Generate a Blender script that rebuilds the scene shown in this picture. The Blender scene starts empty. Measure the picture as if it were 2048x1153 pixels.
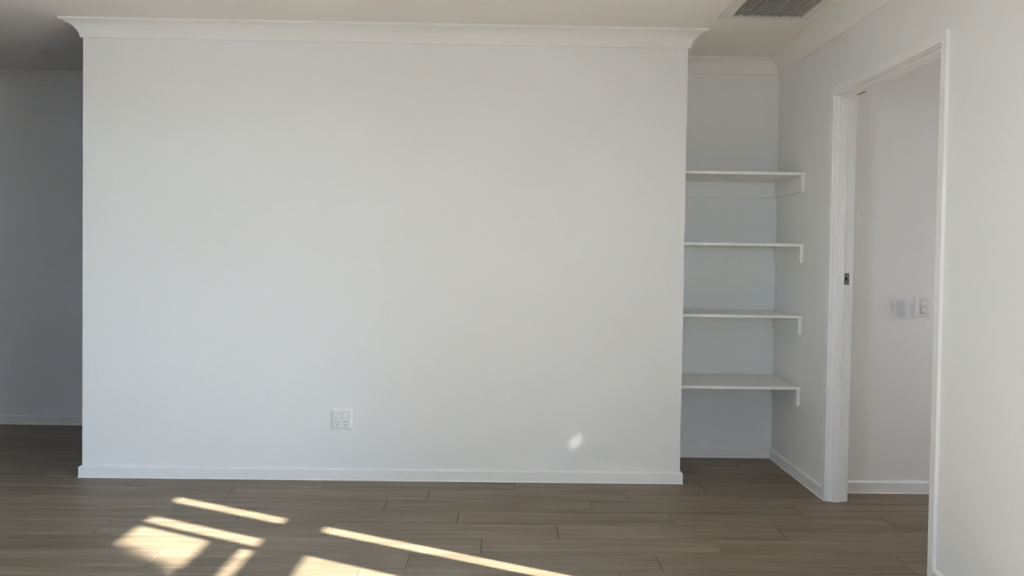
import bpy, bmesh, math, random
from mathutils import Vector, Matrix

# ------------------------------------------------------------------ camera, world, sun, exposure
SC = bpy.context.scene
COL = SC.collection

F_PX, PITCH, ROLL, YAW, CAM_H = 1600.0, -0.0229, 0.0148, 0.0134, 1.2349
CX, CY = 1042.28, 547.42
cam_data = bpy.data.cameras.new('camera')
cam_data.sensor_width = 36.0
cam_data.lens = 36.0 * F_PX / 2048.0
cam_data.shift_x = -(CX - 1024.0) / 2048.0
cam_data.shift_y = -(576.5 - CY) / 2048.0
cam_data.clip_start = 0.05
cam = bpy.data.objects.new('camera', cam_data)
COL.objects.link(cam)
_r = Vector((math.cos(YAW), -math.sin(YAW), 0))
_f = Vector((math.cos(PITCH) * math.sin(YAW), math.cos(PITCH) * math.cos(YAW), math.sin(PITCH)))
_u = Vector((-math.sin(PITCH) * math.sin(YAW), -math.sin(PITCH) * math.cos(YAW), math.cos(PITCH)))
_R = _r * math.cos(ROLL) + _u * math.sin(ROLL)
_U = _u * math.cos(ROLL) - _r * math.sin(ROLL)
m = Matrix(((_R.x, _U.x, -_f.x, 0), (_R.y, _U.y, -_f.y, 0), (_R.z, _U.z, -_f.z, CAM_H), (0, 0, 0, 1)))
cam.matrix_world = m
SC.camera = cam

SUN_K = 0.495            # plan slope of the sun's azimuth across the floor
SUN_TAN = 0.549          # tangent of its elevation
SUN_STRENGTH = 3.45
SKY_STRENGTH = 2.08
SUN_COL = (1.0, 0.94, 0.83)

w = bpy.data.worlds.new('sky')
SC.world = w
w.use_nodes = True
nt = w.node_tree
nt.nodes.clear()
wo = nt.nodes.new('ShaderNodeOutputWorld')
bg = nt.nodes.new('ShaderNodeBackground')
to_sun = Vector((1.0, -SUN_K, math.hypot(1.0, SUN_K) * SUN_TAN)).normalized()
# clear sky: pale at the horizon, bluer overhead, the same all the way round
wtc = nt.nodes.new('ShaderNodeTexCoord')
wsep = nt.nodes.new('ShaderNodeSeparateXYZ')
wramp = nt.nodes.new('ShaderNodeValToRGB')
wramp.color_ramp.elements[0].position = 0.0
wramp.color_ramp.elements[0].color = (0.66, 0.82, 1.0, 1)
wramp.color_ramp.elements[1].position = 0.9
wramp.color_ramp.elements[1].color = (0.30, 0.52, 1.0, 1)
nt.links.new(wtc.outputs['Generated'], wsep.inputs['Vector'])
nt.links.new(wsep.outputs['Z'], wramp.inputs['Fac'])
nt.links.new(wramp.outputs['Color'], bg.inputs['Color'])
bg.inputs['Strength'].default_value = SKY_STRENGTH
nt.links.new(bg.outputs['Background'], wo.inputs['Surface'])

sun_data = bpy.data.lights.new('sun', 'SUN')
sun_data.energy = SUN_STRENGTH
sun_data.color = SUN_COL
sun_data.angle = math.radians(0.53)
sun = bpy.data.objects.new('sun', sun_data)
sun.location = (8, -4, 6)
sun.rotation_euler = to_sun.to_track_quat('Z', 'Y').to_euler()
COL.objects.link(sun)

SC.view_settings.view_transform = 'Standard'
SC.view_settings.look = 'None'
SC.view_settings.gamma = 1.0
SC.view_settings.use_curve_mapping = False
SC.view_settings.exposure = 3.70
SC.cycles.diffuse_bounces = 10
SC.cycles.max_bounces = 16
SC.cycles.transparent_max_bounces = 16
SC.cycles.sample_clamp_indirect = 8.0

# ------------------------------------------------------------------ measures (metres)
H = 2.45
D = 4.3318           # face of the white wall
XL, XR = -2.3004, 0.941
XW = 1.6329          # right wall face
YN = 4.9153          # niche back wall
YB = 5.6244          # hall back wall
CO = 0.0883          # cornice size
SK = 0.064           # skirting height
T = 0.092            # partition thickness
YE = 4.1994          # back wall of next room
XE = 3.20            # right wall of next room
Y_NEAR = 2.55        # near wall of next room
X_LEFT = -2.95        # left wall of the room
X_HALL_L = -6.4       # far end of the hall
Y_OPEN = 3.55         # where the left wall ends and the hall opens
Y_REAR = -4.2
X_HALL = XR - T      # right end of the hall behind the white wall
YA0, YA1 = 4.0393, 3.0304     # inner edges of architraves
ZI, ZA = 2.0656, 2.1068
random.seed(7)

# ------------------------------------------------------------------ materials
def mat(name, color, rough=0.5, spec=0.5, metal=0.0, noise=0.0, nscale=40.0, bump=0.0, bscale=300.0):
    mm = bpy.data.materials.new(name)
    mm.use_nodes = True
    t = mm.node_tree
    b = t.nodes['Principled BSDF']
    b.inputs['Base Color'].default_value = (*color, 1)
    b.inputs['Roughness'].default_value = rough
    b.inputs['Metallic'].default_value = metal
    b.inputs['Specular IOR Level'].default_value = spec
    tc = t.nodes.new('ShaderNodeTexCoord')
    if noise > 0:
        n = t.nodes.new('ShaderNodeTexNoise')
        n.inputs['Scale'].default_value = nscale
        n.inputs['Detail'].default_value = 4
        t.links.new(tc.outputs['Object'], n.inputs['Vector'])
        r = t.nodes.new('ShaderNodeValToRGB')
        r.color_ramp.elements[0].position = 0.3
        r.color_ramp.elements[1].position = 0.7
        r.color_ramp.elements[0].color = (*[c * (1 - noise) for c in color], 1)
        r.color_ramp.elements[1].color = (*[min(1, c * (1 + noise)) for c in color], 1)
        t.links.new(n.outputs['Fac'], r.inputs['Fac'])
        t.links.new(r.outputs['Color'], b.inputs['Base Color'])
    if bump > 0:
        n2 = t.nodes.new('ShaderNodeTexNoise')
        n2.inputs['Scale'].default_value = bscale
        n2.inputs['Detail'].default_value = 2
        t.links.new(tc.outputs['Object'], n2.inputs['Vector'])
        bp = t.nodes.new('ShaderNodeBump')
        bp.inputs['Strength'].default_value = bump
        bp.inputs['Distance'].default_value = 0.001
        t.links.new(n2.outputs['Fac'], bp.inputs['Height'])
        t.links.new(bp.outputs['Normal'], b.inputs['Normal'])
    return mm

M = {}
M['wall'] = mat('wall_paint', (0.80, 0.80, 0.79), 0.55, 0.35, noise=0.006, nscale=3, bump=0.08, bscale=500)
M['ceiling'] = mat('ceiling_paint', (0.82, 0.79, 0.75), 0.8, 0.2, noise=0.006, nscale=3)
M['trim'] = mat('trim_enamel', (0.82, 0.82, 0.81), 0.35, 0.5, noise=0.005, nscale=6)
M['cornice'] = mat('cornice_plaster', (0.82, 0.81, 0.79), 0.7, 0.25, noise=0.005, nscale=5)
M['shelf'] = mat('shelf_melamine', (0.80, 0.80, 0.78), 0.4, 0.5, noise=0.005, nscale=8)
M['plastic'] = mat('white_plastic', (0.80, 0.80, 0.80), 0.22, 0.5, noise=0.004, nscale=20)
M['grey_plastic'] = mat('pale_grey_plastic', (0.66, 0.67, 0.71), 0.45, 0.4, noise=0.006, nscale=20)
M['recess_shade'] = mat('recess_shade_grey', (0.40, 0.40, 0.40), 0.5, 0.4, noise=0.02)  # grey paints the shade in the gaps round rockers and dimmer
M['slot'] = mat('dark_slot', (0.01, 0.01, 0.01), 0.8, 0.1, noise=0.05)
M['steel'] = mat('dull_steel', (0.22, 0.22, 0.20), 0.4, 0.5, metal=0.7, noise=0.06, nscale=60)
M['edge_bead'] = mat('edge_bead_white', (0.88, 0.87, 0.85), 0.5, 0.4, noise=0.01)  # white of the bead added as a bright edge line
M['vent'] = mat('vent_white', (0.70, 0.69, 0.66), 0.5, 0.4, noise=0.01)
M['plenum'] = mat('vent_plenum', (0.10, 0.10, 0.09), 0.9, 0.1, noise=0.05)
M['frame'] = mat('window_frame', (0.72, 0.72, 0.72), 0.35, 0.5, noise=0.01)
M['slab'] = mat('floor_slab', (0.05, 0.045, 0.04), 0.9, 0.1, noise=0.1)
M['ground'] = mat('concrete_paving', (0.47, 0.375, 0.275), 0.85, 0.2, noise=0.12, nscale=2)
M['render'] = mat('outside_render', (0.70, 0.68, 0.64), 0.8, 0.2, noise=0.03, nscale=4)
M['sky_screen'] = mat('sky_screen_tan', (0.36, 0.30, 0.23), 0.6, 0.3, noise=0.05, nscale=3)  # tan of the unseen screen added against low sky
M['bark'] = mat('bark', (0.10, 0.07, 0.05), 0.9, 0.1, noise=0.3, nscale=20)
M['leaf'] = mat('leaves', (0.06, 0.12, 0.03), 0.6, 0.3, noise=0.3, nscale=8)

def glass_mat(name, frosted, tint=(0.95, 0.965, 0.96)):
    mm = bpy.data.materials.new(name)
    mm.use_nodes = True
    t = mm.node_tree
    t.nodes.clear()
    o = t.nodes.new('ShaderNodeOutputMaterial')
    mx = t.nodes.new('ShaderNodeMixShader')
    if frosted:
        a = t.nodes.new('ShaderNodeBsdfTranslucent')
        a.inputs['Color'].default_value = (0.39, 0.37, 0.35, 1)
        b = t.nodes.new('ShaderNodeBsdfDiffuse')
        b.inputs['Color'].default_value = (0.8, 0.82, 0.82, 1)
        mx.inputs['Fac'].default_value = 0.15
    else:
        a = t.nodes.new('ShaderNodeBsdfTransparent')
        a.inputs['Color'].default_value = (*tint, 1)
        b = t.nodes.new('ShaderNodeBsdfGlossy')
        b.inputs['Roughness'].default_value = 0.02
        fr = t.nodes.new('ShaderNodeFresnel')
        fr.inputs['IOR'].default_value = 1.3
        t.links.new(fr.outputs['Fac'], mx.inputs['Fac'])
    t.links.new(a.outputs[0], mx.inputs[1])
    t.links.new(b.outputs[0], mx.inputs[2])
    t.links.new(mx.outputs[0], o.inputs['Surface'])
    return mm
M['glass'] = glass_mat('clear_glass', False)
M['slot_filter'] = glass_mat('slot_filter_glass', False, (0.56, 0.57, 0.58))  # dims the ray through the added sun slot
M['frost'] = glass_mat('frosted_glass', True)

def wood_mat():
    mm = bpy.data.materials.new('oak_vinyl_plank')
    mm.use_nodes = True
    t = mm.node_tree
    L = t.links
    b = t.nodes['Principled BSDF']
    tc = t.nodes.new('ShaderNodeTexCoord')
    oi = t.nodes.new('ShaderNodeObjectInfo')
    mul = t.nodes.new('ShaderNodeVectorMath'); mul.operation = 'MULTIPLY_ADD'
    cmb = t.nodes.new('ShaderNodeCombineXYZ')
    L.new(oi.outputs['Random'], cmb.inputs['X']); L.new(oi.outputs['Random'], cmb.inputs['Y']); L.new(oi.outputs['Random'], cmb.inputs['Z'])
    mul.inputs[1].default_value = (37.0, 91.0, 53.0)
    L.new(cmb.outputs[0], mul.inputs[0]); L.new(tc.outputs['Object'], mul.inputs[2])
    def noise(sc, scale, detail, rough=0.6, dist=0.0):
        mp = t.nodes.new('ShaderNodeMapping')
        mp.inputs['Scale'].default_value = sc
        L.new(mul.outputs[0], mp.inputs['Vector'])
        n = t.nodes.new('ShaderNodeTexNoise')
        n.inputs['Scale'].default_value = scale
        n.inputs['Detail'].default_value = detail
        n.inputs['Roughness'].default_value = rough
        n.inputs['Distortion'].default_value = dist
        L.new(mp.outputs[0], n.inputs['Vector'])
        return n
    n1 = noise((0.8, 15.0, 1.0), 1.5, 5, 0.6, 0.7)     # long grain streaks
    n2 = noise((2.2, 60.0, 1.0), 1.5, 4, 0.7)          # fine fibres
    n3 = noise((0.8, 4.0, 1.0), 1.5, 3, 0.5, 1.2)      # broad cathedral tone
    r1 = t.nodes.new('ShaderNodeValToRGB')
    r1.color_ramp.elements[0].position = 0.32
    r1.color_ramp.elements[1].position = 0.70
    r1.color_ramp.elements[0].color = (0.158, 0.122, 0.084, 1)
    r1.color_ramp.elements[1].color = (0.268, 0.219, 0.160, 1)
    L.new(n1.outputs['Fac'], r1.inputs['Fac'])
    r2 = t.nodes.new('ShaderNodeValToRGB')
    r2.color_ramp.elements[0].position = 0.3
    r2.color_ramp.elements[1].position = 0.65
    r2.color_ramp.elements[0].color = (0.85, 0.845, 0.84, 1)
    r2.color_ramp.elements[1].color = (1.04, 1.04, 1.04, 1)
    L.new(n2.outputs['Fac'], r2.inputs['Fac'])
    r3 = t.nodes.new('ShaderNodeValToRGB')
    r3.color_ramp.elements[0].position = 0.3
    r3.color_ramp.elements[1].position = 0.7
    r3.color_ramp.elements[0].color = (0.88, 0.87, 0.85, 1)
    r3.color_ramp.elements[1].color = (1.08, 1.08, 1.08, 1)
    L.new(n3.outputs['Fac'], r3.inputs['Fac'])
    x1 = t.nodes.new('ShaderNodeMix'); x1.data_type = 'RGBA'; x1.blend_type = 'MULTIPLY'; x1.inputs['Factor'].default_value = 1
    L.new(r1.outputs['Color'], x1.inputs['A']); L.new(r2.outputs['Color'], x1.inputs['B'])
    x2 = t.nodes.new('ShaderNodeMix'); x2.data_type = 'RGBA'; x2.blend_type = 'MULTIPLY'; x2.inputs['Factor'].default_value = 1
    L.new(x1.outputs['Result'], x2.inputs['A']); L.new(r3.outputs['Color'], x2.inputs['B'])
    # per-board tone
    mr = t.nodes.new('ShaderNodeMapRange')
    mr.inputs['To Min'].default_value = 0.92
    mr.inputs['To Max'].default_value = 1.08
    L.new(oi.outputs['Random'], mr.inputs['Value'])
    x3 = t.nodes.new('ShaderNodeVectorMath'); x3.operation = 'SCALE'
    L.new(x2.outputs['Result'], x3.inputs[0]); L.new(mr.outputs['Result'], x3.inputs['Scale'])
    L.new(x3.outputs['Vector'], b.inputs['Base Color'])
    b.inputs['Roughness'].default_value = 0.46
    b.inputs['Specular IOR Level'].default_value = 0.32
    bp = t.nodes.new('ShaderNodeBump')
    bp.inputs['Strength'].default_value = 0.25
    bp.inputs['Distance'].default_value = 0.0006
    L.new(n2.outputs['Fac'], bp.inputs['Height'])
    L.new(bp.outputs['Normal'], b.inputs['Normal'])
    return mm
M['wood'] = wood_mat()

# ------------------------------------------------------------------ helpers
def add_box(bm, x0, x1, y0, y1, z0, z1, bevel=0.0):
    v = [bm.verts.new(p) for p in ((x0, y0, z0), (x1, y0, z0), (x1, y1, z0), (x0, y1, z0),
                                   (x0, y0, z1), (x1, y0, z1), (x1, y1, z1), (x0, y1, z1))]
    fs = [bm.faces.new([v[i] for i in q]) for q in ((3, 2, 1, 0), (4, 5, 6, 7), (0, 1, 5, 4), (1, 2, 6, 5), (2, 3, 7, 6), (3, 0, 4, 7))]
    if bevel > 0:
        es = list({e for f in fs for e in f.edges})
        bmesh.ops.bevel(bm, geom=es, offset=bevel, segments=2, affect='EDGES', profile=0.6)

def add_prism(bm, pts, axis, a0, a1):
    """closed polygon pts in the two other axes (in x,y,z order), extruded along axis from a0 to a1"""
    def P(p, a):
        l = [p[0], p[1]]
        l.insert(axis, a)
        return l
    A = [bm.verts.new(P(p, a0)) for p in pts]
    B = [bm.verts.new(P(p, a1)) for p in pts]
    n = len(pts)
    bm.faces.new(A); bm.faces.new(B[::-1])
    for i in range(n):
        bm.faces.new((A[i], B[i], B[(i + 1) % n], A[(i + 1) % n]))

def obj(name, bm, material, parent=None, loc=None, smooth=False):
    bmesh.ops.recalc_face_normals(bm, faces=bm.faces[:])
    me = bpy.data.meshes.new(name)
    bm.to_mesh(me)
    bm.free()
    me.materials.append(M[material])
    if smooth:
        for p in me.polygons:
            p.use_smooth = True
    o = bpy.data.objects.new(name, me)
    COL.objects.link(o)
    if loc is not None:
        o.location = loc
    if parent is not None:
        o.parent = parent
    return o

def boxes(name, material, lst, parent=None, bevel=0.0, loc=None):
    bm = bmesh.new()
    for b in lst:
        add_box(bm, *b, bevel)
    return obj(name, bm, material, parent, loc)

def empty(name, loc=(0, 0, 0)):
    o = bpy.data.objects.new(name, None)
    COL.objects.link(o)
    o.location = loc
    return o

def structure(o):
    o['kind'] = 'structure'
    return o

def tag(o, label, cat, group=None):
    o['label'] = label
    o['category'] = cat
    if group:
        o['group'] = group
    return o

def rel(lst, loc):
    return [(a - loc[0], b - loc[0], c - loc[1], d - loc[1], e - loc[2], f - loc[2]) for a, b, c, d, e, f in lst]

# ------------------------------------------------------------------ floor with separate planks
X_MIN, X_MAX = X_HALL_L - 0.1, XE + 0.1
floor = structure(boxes('floor', 'slab', [(X_MIN, XW + T, Y_REAR - 0.1, YB + 0.1, -0.16, -0.009),
                                          (XW + T, X_MAX, 2.42, YE + 0.1, -0.16, -0.009)]))
PITCH_Y, LEN, SEAM0 = 0.178, 1.012, 4.170
ROW_JOINT = {0: -0.402, 1: -0.597, 2: -0.229, 3: 0.227, 4: -0.106, 5: -0.396}
_plank_cache = {}
def plank_mesh(l, wd):
    key = (round(l, 4), round(wd, 4))
    if key not in _plank_cache:
        bm = bmesh.new()
        g, c = 0.0008, 0.0018
        x0, x1, y0, y1 = g, l - g, g, wd - g
        lo = [bm.verts.new(p) for p in ((x0, y0, -0.009), (x1, y0, -0.009), (x1, y1, -0.009), (x0, y1, -0.009))]
        mid = [bm.verts.new(p) for p in ((x0, y0, -c), (x1, y0, -c), (x1, y1, -c), (x0, y1, -c))]
        up = [bm.verts.new(p) for p in ((x0 + c, y0 + c, 0), (x1 - c, y0 + c, 0), (x1 - c, y1 - c, 0), (x0 + c, y1 - c, 0))]
        bm.faces.new(up)
        bm.faces.new(lo[::-1])
        for A, B in ((lo, mid), (mid, up)):
            for i in range(4):
                bm.faces.new((A[i], A[(i + 1) % 4], B[(i + 1) % 4], B[i]))
        me = bpy.data.meshes.new('plank')
        bm.to_mesh(me); bm.free()
        me.materials.append(M['wood'])
        _plank_cache[key] = me
    return _plank_cache[key]

far_bm = bmesh.new()
n_rows_up = int(math.ceil((YB - SEAM0) / PITCH_Y))
n_rows_dn = int(math.ceil((SEAM0 - Y_REAR) / PITCH_Y))
for n in range(-n_rows_up, n_rows_dn):
    y1 = SEAM0 - n * PITCH_Y
    y0 = y1 - PITCH_Y
    y1c, y0c = min(y1, YB + 0.02), max(y0, Y_REAR - 0.02)
    if y1c - y0c < 0.01:
        continue
    xa, xb = (X_HALL_L if y1 > Y_OPEN - 0.1 else X_LEFT) - 0.02, XW + T - 0.001
    if y1 > 2.5 and y0 < YE:
        xb = XE + 0.02
    j = ROW_JOINT.get(n)
    if j is None:
        j = random.uniform(0, LEN)
    k0 = math.floor((xa - j) / LEN)
    x = j + k0 * LEN
    while x < xb - 0.003:
        xs, xe = max(x, xa), min(x + LEN, xb)
        if xe - xs > 0.02:
            if y0 > 0.6:
                o = bpy.data.objects.new('plank', plank_mesh(xe - xs, y1c - y0c))
                COL.objects.link(o)
                o.location = (xs, y0c, 0)
                o.parent = floor
            else:
                add_box(far_bm, xs + 0.0005, xe - 0.0005, y0c + 0.0005, y1c - 0.0005, -0.009, 0)
        x += LEN
rest = obj('plank_field', far_bm, 'wood', floor)
rest['kind'] = 'stuff'

# ------------------------------------------------------------------ walls and ceiling
CEIL_TOP = H + 0.16
KX0, KX1, KY0, KY1, KZ = -2.15, -1.80, 4.85, 5.20, H + 0.40     # skylight shaft added over the hall for bluish light low on its wall
structure(boxes('ceiling', 'ceiling', [(X_HALL_L - 0.2, XW + 0.50, Y_REAR - 0.5, KY0, H, CEIL_TOP),
                                        (X_HALL_L - 0.2, XW + 0.50, KY1, YB + 0.3, H, CEIL_TOP),
                                        (X_HALL_L - 0.2, KX0, KY0, KY1, H, CEIL_TOP), (KX1, XW + 0.50, KY0, KY1, H, CEIL_TOP),
                                        (KX0 - 0.03, KX0, KY0 - 0.03, KY1 + 0.03, CEIL_TOP, KZ), (KX1, KX1 + 0.03, KY0 - 0.03, KY1 + 0.03, CEIL_TOP, KZ),
                                        (KX0, KX1, KY0 - 0.03, KY0, CEIL_TOP, KZ), (KX0, KX1, KY1, KY1 + 0.03, CEIL_TOP, KZ),
                                        (XW + 0.50, XE + 0.40, 2.42, YB + 0.3, H, CEIL_TOP)]))
structure(boxes('wall_front', 'wall', [(XL, XR, D, D + T, 0, H), (X_HALL, XR, D + T, YB, 0, H)]))
structure(boxes('wall_niche', 'wall', [(XR, XW, YN, YN + T, 0, H)]))
structure(boxes('wall_back', 'wall', [(X_HALL_L - T, XR, YB, YB + 0.1, 0, H)]))
LY0, LY1, LZ0, LZ1 = -1.4, 0.0, 0.9, 2.09   # opening for the added, unseen window in left wall
structure(boxes('wall_left', 'wall', [(X_LEFT - T, X_LEFT, Y_REAR - T, LY0, 0, H), (X_LEFT - T, X_LEFT, LY1, Y_OPEN, 0, H),
    (X_LEFT - T, X_LEFT, LY0, LY1, 0, LZ0), (X_LEFT - T, X_LEFT, LY0, LY1, LZ1, H), (X_HALL_L, X_LEFT - T, Y_OPEN - T, Y_OPEN, 0, H), (X_HALL_L - T, X_HALL_L, Y_OPEN - T, YB, 0, H)]))

# right wall with doorway and window opening
JF, JN = YA0 - 0.004, YA1 + 0.004       # faces of door lining
JZ = ZI - 0.004
LT = 0.018
WY0, WY1, WZ1 = -0.6, 2.372, 2.09        # window opening in right wall
structure(boxes('wall_right', 'wall', [
    (XW, XW + T, JF + LT, YN + T, 0, H),
    (XW, XW + T, WY1, JN - LT, 0, H),
    (XW, XW + T, JN - LT, JF + LT, JZ + LT, H),
    (XW, XW + T, WY0, WY1, WZ1, H),
    (XW, XW + T, Y_REAR - T, WY0, 0, H)]))
RX0, RX1, RZ0, RZ1 = 0.58, 1.5, 0.9, 2.09          # opening for the added, unseen window in rear wall
structure(boxes('wall_rear', 'wall', [(X_LEFT, RX0, Y_REAR - T, Y_REAR, 0, H), (RX1, XW, Y_REAR - T, Y_REAR, 0, H),
                                      (RX0, RX1, Y_REAR - T, Y_REAR, RZ1, H), (RX0, RX1, Y_REAR - T, Y_REAR, 0, RZ0)]))
# next room
UY0, UY1, UZ0, UZ1 = 2.86, 4.13, 0.20, 2.06   # opening for its added, unseen window
structure(boxes('wall_next_room_back', 'wall', [(XW + T, XE + T, YE, YE + T, 0, H)]))
structure(boxes('wall_next_room_right', 'wall', [
    (XE, XE + T, Y_NEAR - T, UY0, 0, H), (XE, XE + T, UY1, YE, 0, H),
    (XE, XE + T, UY0, UY1, 0, UZ0), (XE, XE + T, UY0, UY1, UZ1, H)]))
structure(boxes('wall_next_room_near', 'wall', [(XW + T, XE, Y_NEAR - T, Y_NEAR, 0, H)]))

# ------------------------------------------------------------------ swept trims
LOOP = [(X_HALL, D + T), (XL, D + T), (XL, D), (XR, D), (XR, YN), (XW, YN), (XW, Y_REAR),
        (X_LEFT, Y_REAR), (X_LEFT, Y_OPEN), (X_HALL_L, Y_OPEN), (X_HALL_L, YB), (X_HALL, YB)]     # room lies on the right hand

def seg_normal(a, b):
    d = Vector((b[0] - a[0], b[1] - a[1])).normalized()
    return Vector((d.y, -d.x))

def sweep(bm, profile, a, b, na=None, nb=None):
    """profile [(out, z)] along wall line a->b; na/nb: neighbour wall normals for a mitred end"""
    n = seg_normal(a, b)
    def ring(p, other):
        out = []
        for o, z in profile:
            v = Vector(p) + n * o
            if other is not None:
                v = Vector(p) + (n + other) * o
            out.append(bm.verts.new((v.x, v.y, z)))
        return out
    A, B = ring(a, na), ring(b, nb)
    k = len(profile)
    for i in range(k):
        bm.faces.new((A[i], A[(i + 1) % k], B[(i + 1) % k], B[i]))
    bm.faces.new(A[::-1]); bm.faces.new(B)

def cornice_profile():
    c = CO
    p = [(0, H), (c, H), (c, H - 0.0105)]
    x0, z0, x1, z1 = c - 0.002, 0.0125, 0.0115, c - 0.0015
    # concave arc between the two lips
    mx, mz = (x0 + x1) / 2, (z0 + z1) / 2
    ch = math.hypot(x1 - x0, z1 - z0)
    sag = ch * 0.185
    R = (ch * ch / 4 + sag * sag) / (2 * sag)
    ux, uz = 1 / math.sqrt(2), 1 / math.sqrt(2)
    cx_, cz_ = mx - ux * sag + ux * R, mz - uz * sag + uz * R
    a0 = math.atan2(z0 - cz_, x0 - cx_); a1 = math.atan2(z1 - cz_, x1 - cx_)
    if a1 - a0 > math.pi: a1 -= 2 * math.pi
    if a0 - a1 > math.pi: a1 += 2 * math.pi
    for i in range(13):
        a = a0 + (a1 - a0) * i / 12
        p.append((cx_ + R * math.cos(a), H - (cz_ + R * math.sin(a))))
    p += [(0.010, H - c), (0, H - c)]
    return p
CP = cornice_profile()
SKP = [(0, 0), (0.014, 0), (0.014, SK - 0.0085), (0.012, SK - 0.0055), (0.003, SK), (0, SK)]
BEAD = [(0.014, 0.0), (0.0175, 0.0), (0.0165, 0.002), (0.014, 0.0035)]  # bead added as a bright line along the skirting foot
NL = len(LOOP)
side_names = {0: 'hall_front', 1: 'wall_end', 2: 'front', 3: 'niche_left', 4: 'niche_back', 5: 'right', 6: 'rear', 7: 'left', 8: 'hall_near', 9: 'hall_left', 10: 'back', 11: 'hall_end'}
for i in range(NL):
    a, b = LOOP[i], LOOP[(i + 1) % NL]
    na = seg_normal(LOOP[i - 1], a)
    nb = seg_normal(b, LOOP[(i + 2) % NL])
    bm = bmesh.new()
    sweep(bm, CP, a, b, na, nb)
    structure(obj('trim_%d' % (i + 1), bm, 'cornice'))
    if i == 5:
        spans = [((XW, YN), (XW, YA0 + 0.042), na, None), ((XW, YA1 - 0.0388), (XW, WY1 + 0.02), None, None),
                 ((XW, WY0 - 0.02), (XW, Y_REAR), None, nb)]
    else:
        spans = [(a, b, na if i != 7 else na, nb)]
    bm = bmesh.new(); bb = bmesh.new()
    for s in spans:
        sweep(bm, SKP, *s)
        sweep(bb, BEAD, *s)
    bo = structure(obj('baseboard_' + side_names[i], bm, 'trim'))
    obj('bright_edge_bead', bb, 'edge_bead', bo)
# next room skirting
bm = bmesh.new(); bb = bmesh.new()
for s in (((XW + T, YE), (XE, YE), None, None),):
    sweep(bm, SKP, *s); sweep(bb, BEAD, *s)
bo = structure(obj('baseboard_next_room', bm, 'trim'))
obj('bright_edge_bead', bb, 'edge_bead', bo)

# ------------------------------------------------------------------ doorway (lining, stops, architraves)
door = structure(empty('door_1', (XW, (YA0 + YA1) / 2, 0)))
DL = door.location
def dpart(name, material, lst, bevel=0.0012):
    return boxes(name, material, rel(lst, DL), door, bevel)
X1 = XW + T
AT = 0.0145
dpart('jamb', 'trim', [(XW, X1, JF, JF + LT, 0, JZ + LT)])
dpart('jamb', 'trim', [(XW, X1, JN - LT, JN, 0, JZ + LT)])
dpart('head_jamb', 'trim', [(XW, X1, JN, JF, JZ, JZ + LT)])
S0, S1, ST = XW + 0.020, XW + 0.056, 0.012
dpart('door_stop', 'trim', [(S0, S1, JF - ST, JF, 0, JZ)])
dpart('door_stop', 'trim', [(S0, S1, JN, JN + ST, 0, JZ)])
dpart('door_stop', 'trim', [(S0, S1, JN + ST, JF - ST, JZ - ST, JZ)])
YO0, YO1 = YA0 + 0.042, YA1 - 0.0388
for xa, xb in ((XW - AT, XW), (X1, X1 + AT)):
    dpart('architrave', 'trim', [(xa, xb, YA0, YO0, 0, ZA)], 0.002)
    dpart('architrave', 'trim', [(xa, xb, YO1, YA1, 0, ZA)], 0.002)
    dpart('architrave', 'trim', [(xa, xb, YA1, YA0, ZI, ZA)], 0.002)
bd = []
boxes('bright_edge_bead', 'edge_bead', rel([(XW - AT - 0.002, XW - AT, YA0, YO0, 0, 0.003), (XW - AT, XW, YA0 - 0.002, YA0, 0, 0.003),
      (XW, S0, JF - 0.002, JF, 0, 0.003), (S0, S1, JF - ST - 0.002, JF - ST, 0, 0.003), (S1, X1, JF - 0.002, JF, 0, 0.003)], DL), door)  # same added bright line at the foot of the jamb
strike = dpart('strike_plate', 'steel', [(XW + 0.0585, XW + 0.0855, JF - 0.0015, JF, 1.109, 1.168)], 0.0004)
strike['label'] = 'dark metal strike plate with a small square latch hole'
hb = boxes('latch_hole', 'slot', rel([(XW + 0.067, XW + 0.0745, JF - 0.0019, JF - 0.0014, 1.131, 1.146)], DL), strike)
cp_ = dpart('head_catch', 'steel', [(XW + 0.072, XW + 0.0925, 3.910, 3.980, JZ - 0.004, JZ)], 0.0006)
cp_['label'] = 'small dark metal catch plate under the door head'

# ------------------------------------------------------------------ niche shelves
tops = [1.7185, 1.3210, 0.9200, 0.5190]
ordn = ['topmost white shelf in the niche, just under bare wall', 'second white shelf from the top in the niche',
        'third white shelf from the top in the niche', 'lowest white shelf in the niche, above the floor']
YS = 4.440
for zt, lb in zip(tops, ordn):
    s = empty('niche_shelf', ((XR + XW) / 2, (YS + YN) / 2, zt - 0.016))
    L0 = s.location
    boxes('shelf_board', 'shelf', rel([(XR + 0.001, XW - 0.0015, YS, YN - 0.001, zt - 0.0155, zt)], L0), s, 0.0008)
    zb = zt - 0.0155
    boxes('side_cleat', 'shelf', rel([(XW - 0.018, XW, YS + 0.010, YN - 0.018, zb - 0.090, zb)], L0), s, 0.0008)
    boxes('side_cleat', 'shelf', rel([(XR, XR + 0.018, YS + 0.010, YN - 0.018, zb - 0.090, zb)], L0), s, 0.0008)
    boxes('back_cleat', 'shelf', rel([(XR, XW, YN - 0.018, YN, zb - 0.092, zb)], L0), s, 0.0008)
    tag(s, lb, 'shelf', 'white shelves in the niche')

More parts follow.
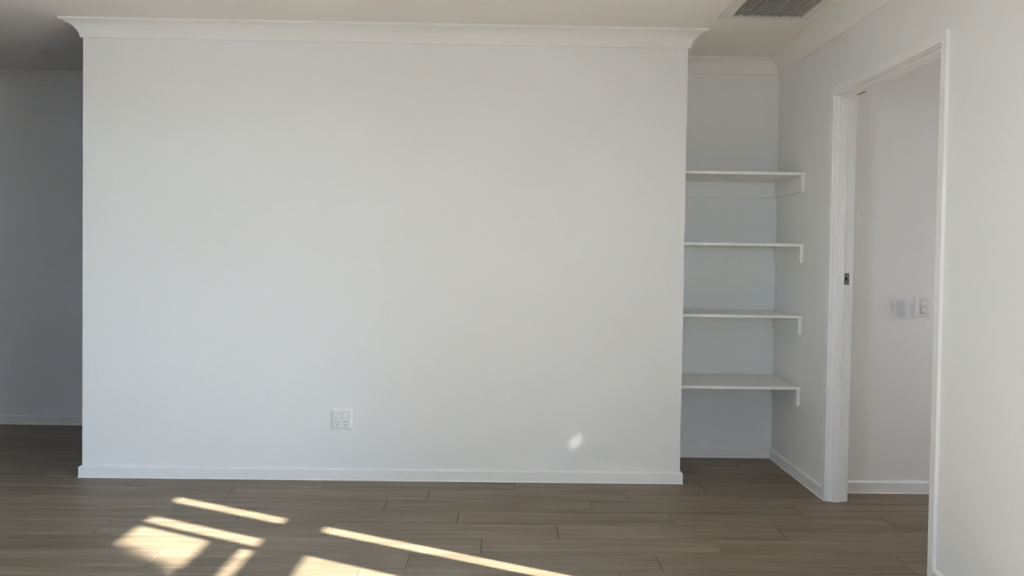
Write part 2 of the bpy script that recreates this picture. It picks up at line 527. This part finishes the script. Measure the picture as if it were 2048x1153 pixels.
# ------------------------------------------------------------------ power outlet
def frustum(bm, w0, h0, w1, h1, d, dlip=0.002):
    """plate lying in XZ, facing -Y, base at y=0"""
    rings = []
    for (w_, h_, y) in ((w0, h0, 0), (w0, h0, -dlip), (w1, h1, -d)):
        rings.append([bm.verts.new((sx * w_ / 2, y, sz * h_ / 2)) for sx, sz in ((-1, -1), (1, -1), (1, 1), (-1, 1))])
    for A, B in zip(rings, rings[1:]):
        for i in range(4):
            bm.faces.new((A[i], A[(i + 1) % 4], B[(i + 1) % 4], B[i]))
    bm.faces.new(rings[-1]); bm.faces.new(rings[0][::-1])
    es = [e for e in bm.edges if abs(e.verts[0].co.y) > dlip * 0.5 and abs(e.verts[1].co.y) > dlip * 0.5]
    bmesh.ops.bevel(bm, geom=es, offset=0.0012, segments=2, affect='EDGES')

def round_rect(bm, cx, cz, w_, h_, r, y0, y1, seg=5, tilt=0.0, inset=0.0015):
    pts = []
    for (sx, sz, a0) in ((1, 1, 0), (-1, 1, 90), (-1, -1, 180), (1, -1, 270)):
        for i in range(seg + 1):
            a = math.radians(a0 + 90 * i / seg)
            pts.append((sx * (w_ / 2 - r) + r * math.cos(a), sz * (h_ / 2 - r) + r * math.sin(a)))
    def ring(y, k):
        out = []
        for (px, pz) in pts:
            fx, fz = px * k[0], pz * k[1]
            out.append(bm.verts.new((cx + fx, y + tilt * fz, cz + fz)))
        return out
    k1 = (1 - 2 * inset / w_, 1 - 2 * inset / h_)
    A, B, Cc = ring(y0, (1, 1)), ring(y1 + inset, (1, 1)), ring(y1, k1)
    n = len(pts)
    for P, Q in ((A, B), (B, Cc)):
        for i in range(n):
            bm.faces.new((P[i], P[(i + 1) % n], Q[(i + 1) % n], Q[i]))
    bm.faces.new(Cc); bm.faces.new(A[::-1])

gx, gz = -0.9025, 0.332
gpo = empty('power_outlet', (gx, D, gz))
bm = bmesh.new(); frustum(bm, 0.119, 0.117, 0.096, 0.094, 0.0085); obj('plate', bm, 'plastic', gpo)
for sx in (-1, 1):
    cx_ = sx * 0.0228
    bm = bmesh.new(); round_rect(bm, cx_, 0.0215, 0.0395, 0.0385, 0.006, -0.0080, -0.0095)
    rim = obj('switch_shade_rim', bm, 'recess_shade', gpo)  # grey rim paints the shaded gap round the rocker
    bm = bmesh.new(); round_rect(bm, cx_, 0.0215, 0.0365, 0.0355, 0.006, -0.0085, -0.0130, tilt=0.06)
    obj('switch_rocker', bm, 'plastic', gpo)
    bm = bmesh.new(); round_rect(bm, cx_, -0.0215, 0.0385, 0.0375, 0.003, -0.0080, -0.0100)
    so = obj('socket_face', bm, 'plastic', gpo)
    for (dx, dz, ang, hh) in ((-0.0073, 0.0072, 30, 0.0085), (0.0073, 0.0072, -30, 0.0085), (0, -0.0085, 0, 0.0085)):
        bm = bmesh.new()
        add_box(bm, -0.0017, 0.0017, -0.0103, -0.0095, -hh / 2, hh / 2)
        bmesh.ops.rotate(bm, verts=bm.verts[:], cent=(0, 0, 0), matrix=Matrix.Rotation(math.radians(ang), 3, 'Y'))
        bmesh.ops.translate(bm, verts=bm.verts[:], vec=(cx_ + dx, 0, -0.0215 + dz))
        obj('socket_slot', bm, 'slot', so)
tag(gpo, 'white square double power outlet low on the large white wall', 'power outlet')

# ------------------------------------------------------------------ light switch and wall box in next room
lx, lz = 2.184, 0.9965
sw = empty('light_switch', (lx, YE, lz))
bm = bmesh.new(); frustum(bm, 0.080, 0.1175, 0.062, 0.100, 0.0095); obj('plate', bm, 'plastic', sw)
bm = bmesh.new(); round_rect(bm, 0.0035, 0.0180, 0.0425, 0.0375, 0.009, -0.0085, -0.0105); obj('switch_shade_rim', bm, 'recess_shade', sw)
bm = bmesh.new(); round_rect(bm, 0.0035, 0.0180, 0.0375, 0.0325, 0.008, -0.0085, -0.0145, tilt=0.08); obj('switch_rocker', bm, 'plastic', sw)
bm = bmesh.new(); round_rect(bm, 0.0035, -0.0225, 0.0425, 0.0365, 0.010, -0.0085, -0.0105); obj('dimmer_shade_rim', bm, 'recess_shade', sw)  # grey rim paints the shade round the dimmer button
bm = bmesh.new(); round_rect(bm, 0.0045, -0.0215, 0.036, 0.032, 0.0135, -0.0085, -0.0175, tilt=-0.05); obj('dimmer_button', bm, 'plastic', sw)
tag(sw, 'white two-gang light switch on the wall through the doorway', 'light switch')

bx_, bz_ = 2.075, 0.9825
wb = empty('wall_controller', (bx_, YE, bz_))
bm = bmesh.new()
pts = []
for i in range(11):
    a = -1 + 2 * i / 10
    pts.append((a * 0.0335, -0.016 - 0.010 * math.cos(a * math.pi / 2)))
pts += [(0.0335, -0.002), (-0.0335, -0.002)]
add_prism(bm, pts, 2, -0.0425, 0.0425)
bmesh.ops.bevel(bm, geom=[e for e in bm.edges if abs(e.verts[0].co.z - e.verts[1].co.z) < 1e-6], offset=0.0025, segments=2, affect='EDGES')
obj('cover', bm, 'grey_plastic', wb)
boxes('back_plate', 'grey_plastic', [(-0.032, 0.032, -0.003, 0, -0.041, 0.041)], wb)
tag(wb, 'small plain pale grey box on the wall beside the light switch', 'wall box')

# ------------------------------------------------------------------ ceiling vent
vx0, vx1, vy1 = 1.029, 1.482, 4.060
vs = vx1 - vx0
vy0 = vy1 - vs
vent = empty('ceiling_vent', ((vx0 + vx1) / 2, (vy0 + vy1) / 2, H))
VL = vent.location
ix0, ix1, iy0, iy1 = vx0 + 0.053, vx1 - 0.051, vy0 + 0.060, vy1 - 0.060
bm = bmesh.new()
# sloped picture-frame: outer edge at ceiling, inner edge 10 mm below
def fr(x0, x1, y0, y1, z):
    return [bm.verts.new((x - VL[0], y - VL[1], z - VL[2])) for x, y in ((x0, y0), (x1, y0), (x1, y1), (x0, y1))]
R0 = fr(vx0, vx1, vy0, vy1, H)
R1 = fr(vx0, vx1, vy0, vy1, H - 0.004)
R2 = fr(ix0 - 0.004, ix1 + 0.004, iy0 - 0.004, iy1 + 0.004, H - 0.011)
R3 = fr(ix0, ix1, iy0, iy1, H - 0.011)
R4 = fr(ix0, ix1, iy0, iy1, H)
for A, B in ((R0, R1), (R1, R2), (R2, R3), (R3, R4), (R4, R0)):
    for i in range(4):
        bm.faces.new((A[i], A[(i + 1) % 4], B[(i + 1) % 4], B[i]))
obj('vent_frame', bm, 'vent', vent)
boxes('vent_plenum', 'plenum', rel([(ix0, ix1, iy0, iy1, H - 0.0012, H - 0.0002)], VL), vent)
NS = 23
sp = (ix1 - ix0) / NS
bm = bmesh.new()
add_prism(bm, [(-0.0010, -0.0108), (0.0012, -0.0108), (0.0018, -0.0014), (0.0000, -0.0014)], 1, iy0 - VL[1], iy1 - VL[1])
sl0 = obj('vent_slat', bm, 'vent', vent, loc=(ix0 + sp * 0.5 - VL[0], 0, 0))
for i in range(1, NS):
    s_ = sl0.copy()
    COL.objects.link(s_)
    s_.parent = vent
    s_.location = (ix0 + sp * (i + 0.5) - VL[0], 0, 0)
tag(vent, 'square slatted air vent in the ceiling near the niche', 'vent')

# ------------------------------------------------------------------ downlight in the hall ceiling
dl = empty('downlight', (-2.890, 5.035, H))
bm = bmesh.new()
prof = [(0.055, 0.0), (0.054, -0.003), (0.050, -0.0045), (0.040, -0.004), (0.038, -0.001)]
SEG = 40
prev = None
for r_, z_ in prof:
    ring = [bm.verts.new((r_ * math.cos(2 * math.pi * i / SEG), r_ * math.sin(2 * math.pi * i / SEG), z_)) for i in range(SEG)]
    if prev:
        for i in range(SEG):
            bm.faces.new((prev[i], prev[(i + 1) % SEG], ring[(i + 1) % SEG], ring[i]))
    prev = ring
obj('trim_ring', bm, 'vent', dl, smooth=True)
bm = bmesh.new()
bmesh.ops.create_circle(bm, cap_ends=True, segments=SEG, radius=0.0385)
bmesh.ops.translate(bm, verts=bm.verts[:], vec=(0, 0, -0.0012))
obj('diffuser', bm, 'plastic', dl)
tag(dl, 'round unlit downlight in the shaded ceiling left of the wall', 'downlight')

# ------------------------------------------------------------------ windows
XG = 1.70
win = structure(empty('window_1', (XG, 0, 0)))
WL = win.location
def wpart(name, lst, material='frame'):
    return boxes(name, material, rel(lst, WL), win, 0.0)
FX0, FX1 = XG - 0.02, XG + 0.024
yv = lambda q: q - SUN_K * XG
zt_ = 2.058
wpart('frame_head', [(FX0, FX1, WY0, WY1, zt_, WZ1)])
wpart('frame_sill', [(FX0, FX1, WY0, WY1, 0.0, 0.035)])
wpart('frame_jamb', [(FX0, FX1, WY0, WY0 + 0.04, 0.035, zt_)])
post0, post1 = yv(2.905), yv(3.097)
wpart('mullion', [(FX0, FX1, post0, post1, 0.035, zt_)])
wpart('sash_stile', [(FX0 + 0.01, FX1 - 0.01, yv(2.838), post0, 0.035, 1.612)])
wpart('transom', [(FX0, FX1, WY0 + 0.04, post0, 1.552, 1.672), (FX0, FX1, post1, WY1, 1.552, 1.655)])
wpart('glazing_bar', [(XG - 0.01, XG + 0.01, yv(2.765), yv(2.81), 1.672, zt_)])
wpart('sash_rail', [(XG - 0.01, XG + 0.01, WY0 + 0.04, yv(2.765), 1.716, 1.812)])
wpart('mullion', [(FX0, FX1, 0.70, 0.76, 0.035, 1.552)])
for g_ in ((WY0 + 0.04, 0.70, 0.035, 1.552), (0.76, yv(2.838), 0.035, 1.552), (post1, WY1, 0.035, 1.552), (post1, WY1, 1.655, zt_),
           (WY0 + 0.04, yv(2.765), 1.812, zt_), (yv(2.81), post0, 1.672, zt_)):
    wpart('pane', [(XG - 0.002, XG + 0.002, g_[0], g_[1], g_[2], g_[3])], 'glass')

win2 = structure(empty('window_added_2', ((RX0 + RX1) / 2, Y_REAR, 0)))  # unseen window added to throw cool light on the niche
WL2 = win2.location
def w2(name, lst, material='frame'):
    return boxes(name, material, rel(lst, WL2), win2)
FY0, FY1 = Y_REAR - 0.07, Y_REAR - 0.025
w2('frame_head', [(RX0, RX1, FY0, FY1, RZ1 - 0.04, RZ1)])
w2('frame_sill', [(RX0, RX1, FY0, FY1, RZ0, RZ0 + 0.035)])
w2('frame_jamb', [(RX0, RX0 + 0.04, FY0, FY1, RZ0 + 0.035, RZ1 - 0.04)])
w2('frame_jamb', [(RX1 - 0.04, RX1, FY0, FY1, RZ0 + 0.035, RZ1 - 0.04)])
xm = (RX0 + RX1) / 2
w2('sash_stile', [(xm - 0.04, xm + 0.04, FY0, FY1, RZ0 + 0.035, RZ1 - 0.04)])
for a_, b_ in ((RX0 + 0.04, xm - 0.04), (xm + 0.04, RX1 - 0.04)):
    w2('pane', [(a_, b_, Y_REAR - 0.05, Y_REAR - 0.046, RZ0 + 0.035, RZ1 - 0.04)], 'glass')

win4 = structure(empty('window_added_4', (X_LEFT, (LY0 + LY1) / 2, LZ0)))  # unseen window added to brighten and cool the right wall
WL4 = win4.location
def w4(name, lst, material='frame'):
    return boxes(name, material, rel(lst, WL4), win4)
HX0, HX1 = X_LEFT - 0.07, X_LEFT - 0.025
w4('frame_head', [(HX0, HX1, LY0, LY1, LZ1 - 0.04, LZ1)])
w4('frame_sill', [(HX0, HX1, LY0, LY1, LZ0, LZ0 + 0.035)])
w4('frame_jamb', [(HX0, HX1, LY0, LY0 + 0.04, LZ0 + 0.035, LZ1 - 0.04)])
w4('frame_jamb', [(HX0, HX1, LY1 - 0.04, LY1, LZ0 + 0.035, LZ1 - 0.04)])
w4('pane', [(X_LEFT - 0.05, X_LEFT - 0.046, LY0 + 0.04, LY1 - 0.04, LZ0 + 0.035, LZ1 - 0.04)], 'glass')

win3 = structure(empty('window_added_3', (XE, (UY0 + UY1) / 2, UZ0)))  # unseen window added to light the next room
WL3 = win3.location
def w3(name, lst, material='frame'):
    return boxes(name, material, rel(lst, WL3), win3)
GX0, GX1 = XE + 0.02, XE + 0.06
# narrow slot added so one thin sun ray makes the bright wall spot
ys, zs = 2.930 - SUN_K * 0.04, 1.973 + 0.04 * math.hypot(1, SUN_K) * SUN_TAN
SW, SH = 0.0085, 0.085
w3('frame_head', [(GX0, GX1, UY0, UY1, UZ1 - 0.035, UZ1)])
w3('frame_sill', [(GX0, GX1, UY0, UY1, UZ0, UZ0 + 0.035)])
w3('frame_jamb', [(GX0, GX1, UY0, ys - 0.032, UZ0 + 0.035, UZ1 - 0.035), (XE + 0.038, XE + 0.042, ys - 0.032, ys - SW / 2, UZ0 + 0.035, UZ1 - 0.035)])
w3('frame_jamb', [(GX0, GX1, UY1 - 0.05, UY1, UZ0 + 0.035, UZ1 - 0.035)])
PY = 3.42
w3('slot_mask', [(XE + 0.038, XE + 0.042, ys - SW / 2, PY, UZ0 + 0.035, zs - SH / 2),
                  (XE + 0.038, XE + 0.042, ys - SW / 2, PY, zs + SH / 2, UZ1 - 0.035),
                  (XE + 0.038, XE + 0.042, ys + SW / 2, PY, zs - SH / 2, zs + SH / 2)])  # opaque mask added round the sun slot
w3('pane', [(XE + 0.039, XE + 0.041, ys - SW / 2, ys + SW / 2, zs - SH / 2, zs + SH / 2)], 'slot_filter')  # filter added in the slot to dim the sun ray
w3('pane', [(XE + 0.038, XE + 0.042, PY, UY1 - 0.05, UZ0 + 0.035, UZ1 - 0.035)], 'frost')

win5 = structure(empty('window_added_5', ((KX0 + KX1) / 2, (KY0 + KY1) / 2, KZ)))  # unseen skylight added for the blue tint in the hall
boxes('pane', 'glass', rel([(KX0, KX1, KY0, KY1, KZ - 0.006, KZ - 0.002)], win5.location), win5)

# ------------------------------------------------------------------ outside
structure(boxes('ground', 'ground', [(-40, 40, -40, 40, -0.40, -0.17)]))
structure(boxes('wall_sky_screen', 'sky_screen', [(9.0, 9.05, -16, 16, -0.17, 1.95)]))  # unseen screen added to hide low sky from the upper wall
tree = empty('garden_tree', (5.20, -0.68, -0.17))
bm = bmesh.new()
for (r0, z0, r1, z1) in ((0.10, 0, 0.07, 2.2), (0.07, 2.2, 0.03, 4.4)):
    A = [bm.verts.new((r0 * math.cos(k * math.pi / 5), r0 * math.sin(k * math.pi / 5), z0)) for k in range(10)]
    B = [bm.verts.new((r1 * math.cos(k * math.pi / 5), r1 * math.sin(k * math.pi / 5), z1)) for k in range(10)]
    for k in range(10):
        bm.faces.new((A[k], A[(k + 1) % 10], B[(k + 1) % 10], B[k]))
obj('trunk', bm, 'bark', tree)
bm = bmesh.new()
rnd = random.Random(3)
for k in range(2600):
    th, ph = rnd.uniform(0, 2 * math.pi), math.acos(rnd.uniform(-1, 1))
    rr = 0.645 * rnd.uniform(0.35, 1.0) ** 0.5
    c = Vector((rr * math.sin(ph) * math.cos(th), rr * math.sin(ph) * math.sin(th), rr * math.cos(ph) + 4.77))
    a = Vector((rnd.gauss(0, 1), rnd.gauss(0, 1), rnd.gauss(0, 1))).normalized() * 0.075
    b = a.cross(Vector((rnd.gauss(0, 1), rnd.gauss(0, 1), rnd.gauss(0, 1)))).normalized() * 0.035
    vs_ = [bm.verts.new(c + v) for v in (-a, b, a, -b)]
    bm.faces.new(vs_)
fo = obj('foliage', bm, 'leaf', tree)
fo['kind'] = 'stuff'
tag(tree, 'small leafy tree standing outside the side window', 'tree')
